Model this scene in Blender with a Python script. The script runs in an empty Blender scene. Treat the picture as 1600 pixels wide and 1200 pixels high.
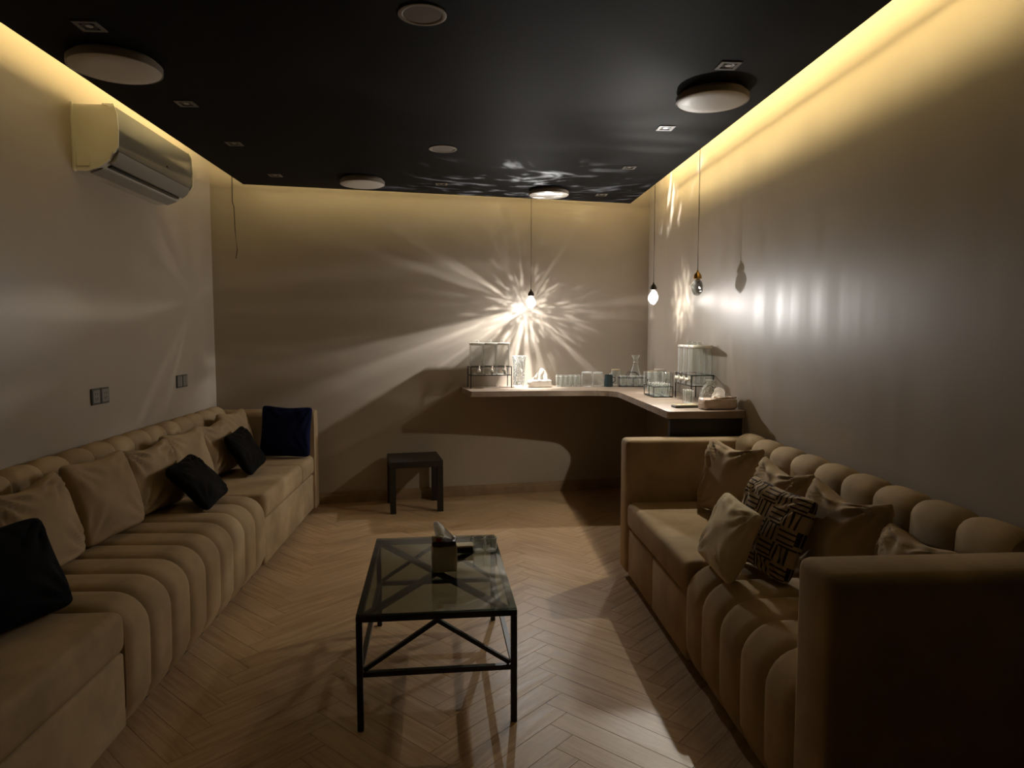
import bpy, bmesh, math, random
from mathutils import Vector, Matrix, Euler, noise
random.seed(7)
PI = math.pi
S = bpy.context.scene
C = S.collection

# ------------------------------------------------------------------ camera
F, CAMH = 1080.0, 1.40
cam_d = bpy.data.cameras.new('camera')
cam = bpy.data.objects.new('camera', cam_d); C.objects.link(cam)
cam_d.sensor_width = 36.0; cam_d.sensor_fit = 'HORIZONTAL'
cam_d.lens = 36.0 * F / 1600.0
cam_d.clip_start = 0.05; cam_d.clip_end = 60
pitch = math.atan2(81, F)
ydir = Vector((-74, 81, F)).normalized()            # depth axis of the room, in camera axes
zc = Vector((0, math.cos(pitch), -math.sin(pitch)))
xc = ydir.cross(zc).normalized()
if xc.x < 0: xc = -xc
rows = [xc, ydir, zc]
right = Vector((xc.x, ydir.x, zc.x)); up = Vector((xc.y, ydir.y, zc.y)); fwd = Vector((xc.z, ydir.z, zc.z))
cam.matrix_world = Matrix(((right.x, up.x, -fwd.x, 0), (right.y, up.y, -fwd.y, 0), (right.z, up.z, -fwd.z, CAMH), (0, 0, 0, 1)))
S.camera = cam

# ------------------------------------------------------------------ world and exposure
w = bpy.data.worlds.new('world'); S.world = w; w.use_nodes = True
w.node_tree.nodes['Background'].inputs[0].default_value = (0.9, 0.85, 0.75, 1)
w.node_tree.nodes['Background'].inputs[1].default_value = 0.0
S.view_settings.view_transform = 'Standard'; S.view_settings.look = 'None'
S.view_settings.gamma = 1.0; S.view_settings.use_curve_mapping = False
S.view_settings.exposure = 0.1
S.cycles.use_denoising = True
S.cycles.transparent_max_bounces = 24
S.cycles.max_bounces = 10; S.cycles.diffuse_bounces = 5; S.cycles.glossy_bounces = 4
S.cycles.caustics_reflective = False; S.cycles.caustics_refractive = False
S.cycles.sample_clamp_indirect = 4.0

# light levels (the lamps themselves are built with their fittings below)
PENDANT_W = {'back': 44.0, 'corner': 60.0, 'side': 270.0}
PENDANT_COL = {'back': (1.0, 0.965, 0.925), 'corner': (1.0, 0.95, 0.87), 'side': (1.0, 0.94, 0.84)}
STRIP_COL = (1.0, 0.77, 0.34)
STRIP_E = {'left': 80.0, 'right': 78.0, 'back': 30.0}

# ------------------------------------------------------------------ room numbers
XL, XR, YF, ZC = -1.94, 1.64, -3.6, 2.78
YS = 1.5      # the light strips start here
def yb(x): return 5.835 + 0.167 * (x + 0.11)
PXL, PXR, ZP = -1.553, 1.346, 2.44
PYL, PYR = 5.085, 5.619
BARZ = 0.94

# ------------------------------------------------------------------ node helpers
class NT:
    def __init__(s, nt): s.nt = nt
    def new(s, t, **kw):
        n = s.nt.nodes.new(t)
        for k, v in kw.items(): setattr(n, k, v)
        return n
    def put(s, sock, v):
        if hasattr(v, 'is_output'): s.nt.links.new(v, sock)
        else: sock.default_value = v
    def math(s, op, a, b=0.0, c=None, clamp=False):
        n = s.new('ShaderNodeMath', operation=op); n.use_clamp = clamp
        s.put(n.inputs[0], a); s.put(n.inputs[1], b)
        if c is not None: s.put(n.inputs[2], c)
        return n.outputs[0]
    def dot(s, a, v):
        n = s.new('ShaderNodeVectorMath', operation='DOT_PRODUCT'); s.put(n.inputs[0], a); s.put(n.inputs[1], v)
        return n.outputs['Value']
    def comb(s, x, y, z):
        n = s.new('ShaderNodeCombineXYZ')
        for i, v in enumerate((x, y, z)): s.put(n.inputs[i], v)
        return n.outputs[0]
    def sep(s, v):
        n = s.new('ShaderNodeSeparateXYZ'); s.put(n.inputs[0], v); return n.outputs
    def vmul(s, a, v):
        n = s.new('ShaderNodeVectorMath', operation='MULTIPLY'); s.put(n.inputs[0], a); s.put(n.inputs[1], v)
        return n.outputs[0]
    def vadd(s, a, v):
        n = s.new('ShaderNodeVectorMath', operation='ADD'); s.put(n.inputs[0], a); s.put(n.inputs[1], v)
        return n.outputs[0]
    def noise(s, vec, scale, detail=2.0, rough=0.5, dist=0.0):
        n = s.new('ShaderNodeTexNoise'); s.put(n.inputs['Vector'], vec)
        n.inputs['Scale'].default_value = scale; n.inputs['Detail'].default_value = detail
        n.inputs['Roughness'].default_value = rough; n.inputs['Distortion'].default_value = dist
        return n.outputs['Fac']
    def smooth(s, v, lo, hi):
        n = s.new('ShaderNodeMapRange', interpolation_type='SMOOTHSTEP'); s.put(n.inputs[0], v)
        n.inputs[1].default_value = lo; n.inputs[2].default_value = hi; n.inputs[3].default_value = 0; n.inputs[4].default_value = 1
        return n.outputs[0]
    def lerp(s, v, lo, hi, a, b):
        n = s.new('ShaderNodeMapRange'); s.put(n.inputs[0], v)
        for i, x in enumerate((lo, hi, a, b)): n.inputs[i + 1].default_value = x
        return n.outputs[0]
    def mixc(s, f, a, b):
        n = s.new('ShaderNodeMix', data_type='RGBA'); s.put(n.inputs[0], f); s.put(n.inputs[6], a); s.put(n.inputs[7], b)
        return n.outputs[2]

def c4(c): return (c[0], c[1], c[2], 1.0)
def mat(name, col, rough=0.6, metal=0.0, spec=0.5, bump=None, var=0.0, vscale=6.0, sheen=0.0, coat=0.0):
    m = bpy.data.materials.new(name); m.use_nodes = True
    t = NT(m.node_tree); b = m.node_tree.nodes['Principled BSDF']
    b.inputs['Base Color'].default_value = c4(col); b.inputs['Roughness'].default_value = rough
    b.inputs['Metallic'].default_value = metal; b.inputs['Specular IOR Level'].default_value = spec
    if sheen: b.inputs['Sheen Weight'].default_value = sheen; b.inputs['Sheen Roughness'].default_value = 0.5
    if coat: b.inputs['Coat Weight'].default_value = coat
    tc = t.new('ShaderNodeTexCoord').outputs['Object']
    if var:
        f = t.noise(tc, vscale, 4.0)
        lo = tuple(x * (1 - var) for x in col); hi = tuple(min(1, x * (1 + var)) for x in col)
        t.put(b.inputs['Base Color'], t.mixc(t.smooth(f, 0.3, 0.7), c4(lo), c4(hi)))
    if bump:
        n = t.new('ShaderNodeBump'); n.inputs['Strength'].default_value = bump[1]; n.inputs['Distance'].default_value = bump[2]
        t.put(n.inputs['Height'], t.noise(tc, bump[0], 5.0)); t.put(b.inputs['Normal'], n.outputs[0])
    return m

M = {}
def wall_material():
    m = mat('wall_paint', (0.40, 0.345, 0.27), 0.42, spec=0.42)
    t = NT(m.node_tree); b = m.node_tree.nodes['Principled BSDF']
    tc = t.new('ShaderNodeTexCoord').outputs['Object']
    broad = t.noise(tc, 1.3, 3.0)
    streak = t.noise(t.vmul(tc, (6.0, 6.0, 0.5)), 1.0, 3.0, 0.55)       # vertical roller marks
    t.put(b.inputs['Base Color'], t.mixc(t.smooth(broad, 0.25, 0.75), (0.385, 0.328, 0.268, 1), (0.415, 0.358, 0.294, 1)))
    t.put(b.inputs['Roughness'], t.lerp(streak, 0.3, 0.7, 0.34, 0.47))
    n1 = t.new('ShaderNodeBump'); n1.inputs['Strength'].default_value = 0.15; n1.inputs['Distance'].default_value = 0.003
    h = t.math('ADD', streak, t.math('MULTIPLY', t.noise(tc, 60.0, 2.0), 0.12))
    t.put(n1.inputs['Height'], h); t.put(b.inputs['Normal'], n1.outputs[0])
    return m
M['wall'] = wall_material()
M['black_ceiling'] = mat('black_ceiling_paint', (0.010, 0.010, 0.011), 0.6, spec=0.05, bump=(7.0, 0.15, 0.002))
M['slab'] = mat('slab_paint', (0.10, 0.095, 0.085), 0.8)
def wood_floor():
    m = bpy.data.materials.new('oak_planks'); m.use_nodes = True
    t = NT(m.node_tree); b = m.node_tree.nodes['Principled BSDF']
    tc = t.new('ShaderNodeTexCoord').outputs['Object']
    rnd = t.new('ShaderNodeObjectInfo').outputs['Random']
    off = t.vadd(tc, t.comb(t.math('MULTIPLY', rnd, 37.0), t.math('MULTIPLY', rnd, 11.0), 0.0))
    grain = t.noise(t.vmul(off, (3.0, 42.0, 1.0)), 1.0, 6.0, 0.62, 0.6)
    fine = t.noise(t.vmul(off, (14.0, 190.0, 1.0)), 1.0, 3.0, 0.6)
    col = t.mixc(t.smooth(grain, 0.28, 0.72), (0.33, 0.20, 0.105, 1), (0.53, 0.36, 0.205, 1))
    col = t.mixc(t.lerp(rnd, 0, 1, 0.0, 0.38), col, (0.55, 0.39, 0.235, 1))
    col = t.mixc(t.math('MULTIPLY', t.smooth(fine, 0.55, 0.75), 0.35), col, (0.23, 0.135, 0.065, 1))
    t.put(b.inputs['Base Color'], col)
    t.put(b.inputs['Roughness'], t.lerp(grain, 0.2, 0.8, 0.30, 0.46))
    n = t.new('ShaderNodeBump'); n.inputs['Strength'].default_value = 0.35; n.inputs['Distance'].default_value = 0.0015
    t.put(n.inputs['Height'], t.math('ADD', grain, t.math('MULTIPLY', fine, 0.5))); t.put(b.inputs['Normal'], n.outputs[0])
    return m
M['plank'] = wood_floor()
M['screed'] = mat('dark_joint', (0.17, 0.11, 0.065), 0.8)
M['skirting'] = mat('oak_skirting', (0.30, 0.205, 0.12), 0.4, var=0.18, vscale=9.0)
def bar_wood():
    m = mat('grey_oak', (0.30, 0.235, 0.18), 0.38)
    t = NT(m.node_tree); b = m.node_tree.nodes['Principled BSDF']
    tc = t.new('ShaderNodeTexCoord').outputs['Object']
    g = t.noise(t.vmul(tc, (4.0, 40.0, 8.0)), 1.0, 5.0, 0.6)
    t.put(b.inputs['Base Color'], t.mixc(t.smooth(g, 0.3, 0.7), (0.24, 0.18, 0.135, 1), (0.37, 0.29, 0.225, 1)))
    return m
M['bar'] = bar_wood()
def suede(name, col, var=0.14):
    m = mat(name, col, 0.9, spec=0.15)
    t = NT(m.node_tree); b = m.node_tree.nodes['Principled BSDF']
    tc = t.new('ShaderNodeTexCoord').outputs['Object']
    f = t.noise(tc, 5.0, 5.0, 0.6); g = t.noise(tc, 420.0, 2.0)
    lo = tuple(x * (1 - var) for x in col); hi = tuple(x * (1 + var) for x in col)
    t.put(b.inputs['Base Color'], t.mixc(t.smooth(f, 0.3, 0.7), c4(lo), c4(hi)))
    n = t.new('ShaderNodeBump'); n.inputs['Strength'].default_value = 0.25; n.inputs['Distance'].default_value = 0.002
    t.put(n.inputs['Height'], t.math('ADD', t.math('MULTIPLY', f, 1.2), t.math('MULTIPLY', g, 0.2))); t.put(b.inputs['Normal'], n.outputs[0])
    return m
M['suede'] = suede('taupe_suede', (0.385, 0.282, 0.170))
M['pillow'] = suede('tan_velvet', (0.38, 0.278, 0.168), 0.08)
M['pillow_light'] = suede('cream_velvet', (0.56, 0.46, 0.29), 0.06)
M['pillow_dark'] = suede('black_brown_velvet', (0.0045, 0.0032, 0.0024), 0.2)
M['pillow_black'] = suede('black_velvet', (0.004, 0.004, 0.006), 0.2)
M['pillow_navy'] = suede('navy_velvet', (0.004, 0.007, 0.040), 0.2)
M['key_light'] = suede('fret_tan', (0.47, 0.36, 0.245), 0.1)
M['key_dark'] = suede('fret_brown', (0.035, 0.023, 0.016), 0.1)
M['plinth'] = mat('shadow_gap_plinth', (0.012, 0.010, 0.008), 0.7)  # near-black colour paints in the shadow gap under the sofas
M['black_metal'] = mat('black_powder_coat', (0.010, 0.010, 0.011), 0.38, spec=0.5, bump=(300, 0.05, 0.001))
M['dark_wood'] = mat('black_brown_veneer', (0.016, 0.012, 0.010), 0.45, var=0.2, vscale=30)
M['plastic_white'] = mat('white_plastic', (0.74, 0.71, 0.63), 0.35)
M['ac_front'] = mat('dark_reflection_plastic', (0.15, 0.14, 0.128), 0.14, spec=0.6)  # grey tone paints in the dark room that the glossy front reflects
M['ac_vane'] = mat('satin_grey_plastic', (0.30, 0.28, 0.25), 0.3)
M['diffuser'] = mat('frosted_diffuser', (0.72, 0.68, 0.62), 0.45)
M['grille'] = mat('speaker_mesh', (0.22, 0.18, 0.15), 0.7, bump=(900, 0.4, 0.001))
M['rim'] = mat('painted_rim', (0.30, 0.26, 0.215), 0.4)
M['spot_trim'] = mat('grey_spot_trim', (0.16, 0.145, 0.125), 0.4)
M['spot_dark'] = mat('recess_black', (0.01, 0.01, 0.01), 0.3)
M['steel'] = mat('brushed_steel', (0.55, 0.53, 0.50), 0.28, metal=1.0)
M['brass'] = mat('brushed_brass', (0.62, 0.36, 0.10), 0.3, metal=1.0)
M['cable'] = mat('brown_cable', (0.03, 0.02, 0.015), 0.6)
M['cable_white'] = mat('pale_cable', (0.35, 0.30, 0.22), 0.6)
M['plate_grey'] = mat('grey_switch_plate', (0.075, 0.070, 0.062), 0.35)
M['plate_in'] = mat('grey_switch_insert', (0.22, 0.21, 0.19), 0.4)
M['tissue'] = mat('tissue_paper', (0.92, 0.90, 0.86), 0.9, bump=(60, 0.3, 0.002))
_b = M['tissue'].node_tree.nodes['Principled BSDF']; _b.inputs['Subsurface Weight'].default_value = 0.0
_t = NT(M['tissue'].node_tree); _tr = _t.new('ShaderNodeBsdfTranslucent'); _tr.inputs[0].default_value = (0.9, 0.88, 0.84, 1)
_mx = _t.new('ShaderNodeMixShader'); _mx.inputs[0].default_value = 0.6; _o = [n for n in M['tissue'].node_tree.nodes if n.type == 'OUTPUT_MATERIAL'][0]
_t.put(_mx.inputs[1], _b.outputs[0]); _t.put(_mx.inputs[2], _tr.outputs[0]); _t.put(_o.inputs[0], _mx.outputs[0])
M['pack'] = mat('white_film', (0.80, 0.79, 0.75), 0.25, var=0.06, vscale=20, bump=(25, 0.5, 0.004))
M['pack_cream'] = mat('cream_film', (0.62, 0.58, 0.45), 0.3, var=0.08, vscale=20, bump=(25, 0.5, 0.004))
M['pack_pink'] = mat('pinkish_film', (0.66, 0.52, 0.43), 0.25, var=0.12, vscale=14, bump=(22, 0.6, 0.005))
M['pack_dark'] = mat('dark_print', (0.025, 0.015, 0.022), 0.35)
M['pack_red'] = mat('red_print', (0.42, 0.03, 0.025), 0.4)
M['card_tan'] = mat('tan_card', (0.52, 0.43, 0.24), 0.5)
M['card_black'] = mat('black_card', (0.012, 0.012, 0.012), 0.3)
M['tray'] = mat('olive_tray', (0.05, 0.045, 0.028), 0.4)
M['teal_cup'] = mat('slate_teal_ceramic', (0.022, 0.038, 0.042), 0.25)
M['cork'] = mat('bamboo_lid', (0.55, 0.42, 0.27), 0.6, var=0.15, vscale=40)

def glass(name, tint=(0.97, 0.985, 0.98), base=0.05, edge=0.62, painted_glint=0.05, rough=0.04, bump=None):
    m = bpy.data.materials.new(name); m.use_nodes = True
    nt = m.node_tree; nt.nodes.clear(); t = NT(nt)
    out = t.new('ShaderNodeOutputMaterial')
    tr = t.new('ShaderNodeBsdfTransparent'); tr.inputs[0].default_value = c4(tint)
    gl = t.new('ShaderNodeBsdfGlossy'); gl.inputs['Roughness'].default_value = rough; gl.inputs[0].default_value = (1, 1, 1, 1)
    df = t.new('ShaderNodeBsdfDiffuse'); df.inputs[0].default_value = (0.85, 0.86, 0.84, 1)  # white diffuse mixed in, mostly at edges, imitates glints and caustic brightness
    lw = t.new('ShaderNodeLayerWeight'); lw.inputs[0].default_value = 0.35
    if bump:
        bn = t.new('ShaderNodeBump'); bn.inputs['Strength'].default_value = bump[1]; bn.inputs['Distance'].default_value = bump[2]
        vo = t.new('ShaderNodeTexVoronoi'); vo.inputs['Scale'].default_value = bump[0]
        t.put(vo.inputs['Vector'], t.new('ShaderNodeTexCoord').outputs['Object'])
        t.put(bn.inputs['Height'], vo.outputs[0]); t.put(gl.inputs['Normal'], bn.outputs[0]); t.put(lw.inputs['Normal'], bn.outputs[0])
    f = t.math('ADD', t.math('MULTIPLY', t.math('POWER', lw.outputs['Facing'], 2.5), edge), base, clamp=True)
    m1 = t.new('ShaderNodeMixShader'); t.put(m1.inputs[0], f); t.put(m1.inputs[1], tr.outputs[0]); t.put(m1.inputs[2], gl.outputs[0])
    m2 = t.new('ShaderNodeMixShader')
    t.put(m2.inputs[0], t.math('MULTIPLY', t.math('ADD', t.math('POWER', lw.outputs['Facing'], 2.5), 0.035), painted_glint, clamp=True)); t.put(m2.inputs[1], m1.outputs[0]); t.put(m2.inputs[2], df.outputs[0])
    t.put(out.inputs[0], m2.outputs[0])
    return m
M['glass'] = glass('clear_glass', painted_glint=0.9)
M['glass_base'] = glass('thick_clear_glass', tint=(0.9, 0.92, 0.91), base=0.14, edge=0.6, painted_glint=1.0)
M['glass_rim'] = glass('painted_rim_glint', base=0.3, edge=0.4, painted_glint=3.0)  # rim whitened in its colour to draw a bright highlight line
M['hammered'] = glass('hammered_glass', base=0.12, edge=0.8, painted_glint=1.1, bump=(70, 1.0, 0.02))
M['acrylic'] = glass('clear_acrylic', base=0.07, edge=0.5, painted_glint=0.8)
M['table_glass'] = glass('smoked_glass', tint=(0.49, 0.53, 0.49), base=0.05, edge=0.30, painted_glint=0.0, rough=0.012)
M['crystal'] = glass('smoky_crystal', tint=(0.25, 0.245, 0.225), base=0.10, edge=0.8, painted_glint=0.02, rough=0.05)
def lit_crystal():
    m = glass('lit_crystal', tint=(0.96, 0.97, 0.98), base=0.05, edge=0.3, painted_glint=0.0)
    nt = m.node_tree; t = NT(nt)
    out = [n for n in nt.nodes if n.type == 'OUTPUT_MATERIAL'][0]
    src = out.inputs[0].links[0].from_socket
    em = t.new('ShaderNodeEmission'); em.inputs[0].default_value = (1.0, 0.97, 0.92, 1)
    geo = t.new('ShaderNodeNewGeometry')
    vo = t.new('ShaderNodeTexVoronoi'); vo.inputs['Scale'].default_value = 38
    t.put(vo.inputs['Vector'], t.new('ShaderNodeTexCoord').outputs['Object'])
    t.put(em.inputs[1], t.lerp(vo.outputs[0], 0.0, 0.7, 5.0, 1.2))
    ad = t.new('ShaderNodeAddShader'); t.put(ad.inputs[0], src); t.put(ad.inputs[1], em.outputs[0]); t.put(out.inputs[0], ad.outputs[0])
    return m
M['crystal_lit'] = lit_crystal()
def emitter(name, col, e):
    m = bpy.data.materials.new(name); m.use_nodes = True
    nt = m.node_tree; nt.nodes.clear(); t = NT(nt)
    out = t.new('ShaderNodeOutputMaterial'); em = t.new('ShaderNodeEmission')
    em.inputs[0].default_value = c4(col); em.inputs[1].default_value = e
    t.put(out.inputs[0], em.outputs[0]); return m

# ------------------------------------------------------------------ mesh helpers
def link(name, me, m, parent=None, loc=(0, 0, 0), smooth=None):
    o = bpy.data.objects.new(name, me); C.objects.link(o); o.location = loc
    if m is not None:
        for x in (m if isinstance(m, (list, tuple)) else [m]): me.materials.append(x)
    if parent is not None: o.parent = parent
    if smooth is not None:
        for p in me.polygons: p.use_smooth = True
        if smooth < 180: me.set_sharp_from_angle(angle=math.radians(smooth))
    return o
def obj(name, bm, m, parent=None, loc=(0, 0, 0), smooth=None):
    bmesh.ops.recalc_face_normals(bm, faces=bm.faces[:])
    me = bpy.data.meshes.new(name); bm.to_mesh(me); bm.free()
    return link(name, me, m, parent, loc, smooth)
def tag(o, label=None, cat=None, group=None, kind=None):
    for k, v in (('label', label), ('category', cat), ('group', group), ('kind', kind)):
        if v: o[k] = v
    return o
def thing(name, label, cat, loc=(0, 0, 0), rz=0.0, group=None):
    o = bpy.data.objects.new(name, None); C.objects.link(o); o.empty_display_size = 0.05
    o.location = loc; o.rotation_euler = (0, 0, rz)
    return tag(o, label, cat, group)
def copy_tree(o, parent=None):
    kids = [k for k in bpy.data.objects if k.parent == o]
    c = o.copy(); C.objects.link(c)
    if parent is not None: c.parent = parent
    for k in kids: copy_tree(k, c)
    return c
def box(bm, x0, x1, y0, y1, z0, z1, bev=0.0, seg=2):
    vs = [bm.verts.new((x, y, z)) for z in (z0, z1) for y in (y0, y1) for x in (x0, x1)]
    fs = [bm.faces.new([vs[i] for i in q]) for q in ((0, 2, 3, 1), (4, 5, 7, 6), (0, 1, 5, 4), (2, 6, 7, 3), (0, 4, 6, 2), (1, 3, 7, 5))]
    if bev > 0:
        es = list({e for f in fs for e in f.edges})
        bmesh.ops.bevel(bm, geom=es, offset=bev, segments=seg, profile=0.5, affect='EDGES')
    return bm
def B(*a, **k): return box(bmesh.new(), *a, **k)
def tube(bm, pts, r, seg=6, caps=True):
    pts = [Vector(p) for p in pts]; rings = []
    up0 = Vector((0, 0, 1))
    for i, p in enumerate(pts):
        d = (pts[min(i + 1, len(pts) - 1)] - pts[max(i - 1, 0)]).normalized()
        a = d.cross(up0)
        if a.length < 1e-3: a = d.cross(Vector((1, 0, 0)))
        a.normalize(); b = d.cross(a).normalized()
        rr = r[i] if isinstance(r, (list, tuple)) else r
        rings.append([bm.verts.new(p + (a * math.cos(2 * PI * j / seg) + b * math.sin(2 * PI * j / seg)) * rr) for j in range(seg)])
    for i in range(len(rings) - 1):
        for j in range(seg):
            bm.faces.new((rings[i][j], rings[i][(j + 1) % seg], rings[i + 1][(j + 1) % seg], rings[i + 1][j]))
    if caps:
        bm.faces.new(rings[0]); bm.faces.new(rings[-1])
    return bm
def bar(bm, a, b, wdt, hgt=None):
    """square section bar from a to b"""
    a, b = Vector(a), Vector(b); hgt = hgt or wdt
    d = (b - a).normalized(); s = d.cross(Vector((0, 0, 1)))
    if s.length < 1e-3: s = Vector((1, 0, 0))
    s.normalize(); u = s.cross(d).normalized()
    vs = [bm.verts.new(p + s * sx * wdt / 2 + u * su * hgt / 2) for p in (a, b) for sx, su in ((-1, -1), (1, -1), (1, 1), (-1, 1))]
    for q in ((0, 1, 2, 3), (7, 6, 5, 4), (0, 4, 5, 1), (1, 5, 6, 2), (2, 6, 7, 3), (3, 7, 4, 0)): bm.faces.new([vs[i] for i in q])
    return bm
def lathe(bm, prof, seg=20, cx=0, cy=0, cz=0, close_bottom=True, close_top=False):
    rings = []
    for r, z in prof:
        rings.append([bm.verts.new((cx + r * math.cos(2 * PI * j / seg), cy + r * math.sin(2 * PI * j / seg), cz + z)) for j in range(seg)])
    for i in range(len(rings) - 1):
        for j in range(seg):
            bm.faces.new((rings[i][j], rings[i][(j + 1) % seg], rings[i + 1][(j + 1) % seg], rings[i + 1][j]))
    if close_bottom: bm.faces.new(rings[0])
    if close_top: bm.faces.new(rings[-1])
    return bm
def sweep(bm, poly, n, place, off=None, outs=None):
    """extrude a closed polygon through n+1 stations t in 0..1; place(p, q, t) -> xyz; off(t) pushes the exposed points outwards"""
    k = len(poly); rings = []
    nrm = []
    area = sum(poly[i][0] * poly[(i + 1) % k][1] - poly[(i + 1) % k][0] * poly[i][1] for i in range(k))
    sg = 1 if area > 0 else -1
    for i in range(k):
        a, b = poly[i - 1], poly[(i + 1) % k]
        v = Vector((b[1] - a[1], -(b[0] - a[0]))) * sg
        nrm.append(v.normalized() if v.length > 0 else Vector((0, 0)))
    for s in range(n + 1):
        t = s / n; o = off(t) if off else 0
        rings.append([bm.verts.new(place(p[0] + nrm[i].x * o * (outs[i] if outs else 1), p[1] + nrm[i].y * o * (outs[i] if outs else 1), t)) for i, p in enumerate(poly)])
    for s in range(n):
        for i in range(k):
            bm.faces.new((rings[s][i], rings[s][(i + 1) % k], rings[s + 1][(i + 1) % k], rings[s + 1][i]))
    bm.faces.new(rings[0]); bm.faces.new(rings[-1])
    return bm
def prism(bm, poly, z0, z1):
    lo = [bm.verts.new((x, y, z0)) for x, y in poly]; hi = [bm.verts.new((x, y, z1)) for x, y in poly]
    k = len(poly)
    bm.faces.new(lo); bm.faces.new(hi)
    for i in range(k): bm.faces.new((lo[i], lo[(i + 1) % k], hi[(i + 1) % k], hi[i]))
    return bm
def arc(cx, cz, r, a0, a1, n):
    return [(cx + r * math.cos(math.radians(a0 + (a1 - a0) * i / n)), cz + r * math.sin(math.radians(a0 + (a1 - a0) * i / n))) for i in range(n + 1)]

# ================================================================== THE ROOM
room = [(XL, YF), (XR, YF), (XR, yb(XR)), (XL, yb(XL))]
fl = tag(obj('floor', prism(bmesh.new(), room, -0.08, -0.003), M['screed']), 'oak herringbone plank floor', kind='structure')
T = 0.12
tag(obj('wall_left', B(XL - T, XL, YF, yb(XL) + 0.0, -0.08, ZC), M['wall']), 'taupe painted left wall', kind='structure')
tag(obj('wall_right', B(XR, XR + T, YF, yb(XR), -0.08, ZC), M['wall']), 'taupe painted right wall', kind='structure')
tag(obj('wall_front', B(XL - T, XR + T, YF - T, YF, -0.08, ZC), M['wall']), 'wall behind the camera', kind='structure')
tag(obj('wall_back', prism(bmesh.new(), [(XL - T, yb(XL - T)), (XR + T, yb(XR + T)), (XR + T, yb(XR + T) + T), (XL - T, yb(XL - T) + T)], -0.08, ZC), M['wall']), 'taupe painted back wall', kind='structure')
tag(obj('ceiling', prism(bmesh.new(), [(XL - T, YF - T), (XR + T, YF - T), (XR + T, yb(XR) + T + .1), (XL - T, yb(XL) + T)], ZC, ZC + 0.1), M['slab']), 'ceiling slab above the black panel', kind='structure')

# dropped black panel with the light cove round it
PZ1 = ZP + 0.06
pan = obj('ceiling_panel', prism(bmesh.new(), [(PXL, YF), (PXR, YF), (PXR, PYR), (PXL, PYL)], ZP, PZ1), M['black_ceiling'])
tag(pan, 'dropped black ceiling panel', kind='structure')
bm = bmesh.new(); box(bm, PXL, PXL + 0.012, YF, PYL, PZ1, PZ1 + 0.012)
obj('cove_lip', bm, M['black_ceiling'], pan)
for k in range(5):      # hangers that carry the panel
    for x in (-0.9, 0.7):
        obj('hanger', B(x - 0.01, x + 0.01, -1 + k * 1.4, -0.98 + k * 1.4, PZ1, ZC), M['steel'], pan)
obj('led_strip', B(PXL + 0.025, PXL + 0.10, YS, PYL - 0.02, PZ1 + 0.002, PZ1 + 0.012), emitter('warm_strip_left', STRIP_COL, STRIP_E['left']), pan)
obj('led_strip', B(PXR - 0.115, PXR - 0.015, YS, PYR - 0.03, PZ1 + 0.008, PZ1 + 0.016), emitter('warm_strip_right', STRIP_COL, STRIP_E['right']), pan)
sl = (PYR - PYL) / (PXR - PXL)
def pyb(x): return PYL + (x - PXL) * sl
bm = prism(bmesh.new(), [(PXL + .06, pyb(PXL + .06) - .115), (PXR - .12, pyb(PXR - .12) - .115), (PXR - .12, pyb(PXR - .12) - .015), (PXL + .06, pyb(PXL + .06) - .015)], PZ1 + 0.006, PZ1 + 0.014)
obj('led_strip', bm, emitter('warm_strip_back', STRIP_COL, STRIP_E['back']), pan)

# skirting boards with two grooves
def skirting(name, p0, p1, inward):
    prof = [(0, 0), (0, 0.092), (0.006, 0.092), (0.008, 0.086), (0.008, 0.079), (0.0115, 0.077), (0.0125, 0.071), (0.0125, 0.066), (0.0155, 0.063), (0.0155, 0)]
    p0, p1, inward = Vector(p0), Vector(p1), Vector(inward)
    bm = sweep(bmesh.new(), prof, 1, lambda d, z, t: tuple((p0.lerp(p1, t) + inward * (d + 0.0005)).to_3d() + Vector((0, 0, z))))
    return tag(obj(name, bm, M['skirting'], smooth=30), 'oak skirting board', kind='structure')
nb = Vector((math.sin(math.atan(0.167)), -math.cos(math.atan(0.167))))
skirting('baseboard_back', (XL, yb(XL)), (XR - .02, yb(XR - .02)), nb)
skirting('baseboard_right', (XR, 4.0), (XR, yb(XR) - 0.02), (-1, 0))

# ---- herringbone planks
PW, PLEN = 0.10, 0.60
SQ = math.sqrt(0.5)
def to_world(p, q): return ((p - q) * SQ * PW - 0.055, (p + q) * SQ * PW + 0.03)
def clip(poly, a, b):
    out = []
    def side(p): return (b[0] - a[0]) * (p[1] - a[1]) - (b[1] - a[1]) * (p[0] - a[0])
    for i in range(len(poly)):
        p, q = poly[i], poly[(i + 1) % len(poly)]; sp, sq = side(p), side(q)
        if sp >= 0: out.append(p)
        if (sp >= 0) != (sq >= 0):
            f = sp / (sp - sq); out.append((p[0] + (q[0] - p[0]) * f, p[1] + (q[1] - p[1]) * f))
    return out
e = 0.002
rin = [(XL + e, YF + e), (XR - e, YF + e), (XR - e, yb(XR) - e - .001), (XL + e, yb(XL) - e - .001)]
kk = int(round(PLEN / PW)); g = 0.0004
def plank_bm(poly, z0=-0.003):
    bm = bmesh.new(); k = len(poly)
    cx = sum(p[0] for p in poly) / k; cy = sum(p[1] for p in poly) / k
    lo = [bm.verts.new((x, y, z0)) for x, y in poly]; md = [bm.verts.new((x, y, -0.0006)) for x, y in poly]
    hi = []
    for x, y in poly:
        dx, dy = cx - x, cy - y
        hi.append(bm.verts.new((x + math.copysign(min(0.0007, abs(dx)), dx), y + math.copysign(min(0.0007, abs(dy)), dy), 0.0)))
    bm.faces.new(hi)
    for i in range(k):
        j = (i + 1) % k
        bm.faces.new((lo[i], lo[j], md[j], md[i])); bm.faces.new((md[i], md[j], hi[j], hi[i]))
    return bm
hx, hy = PLEN / 2 - g, PW / 2 - g
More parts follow.
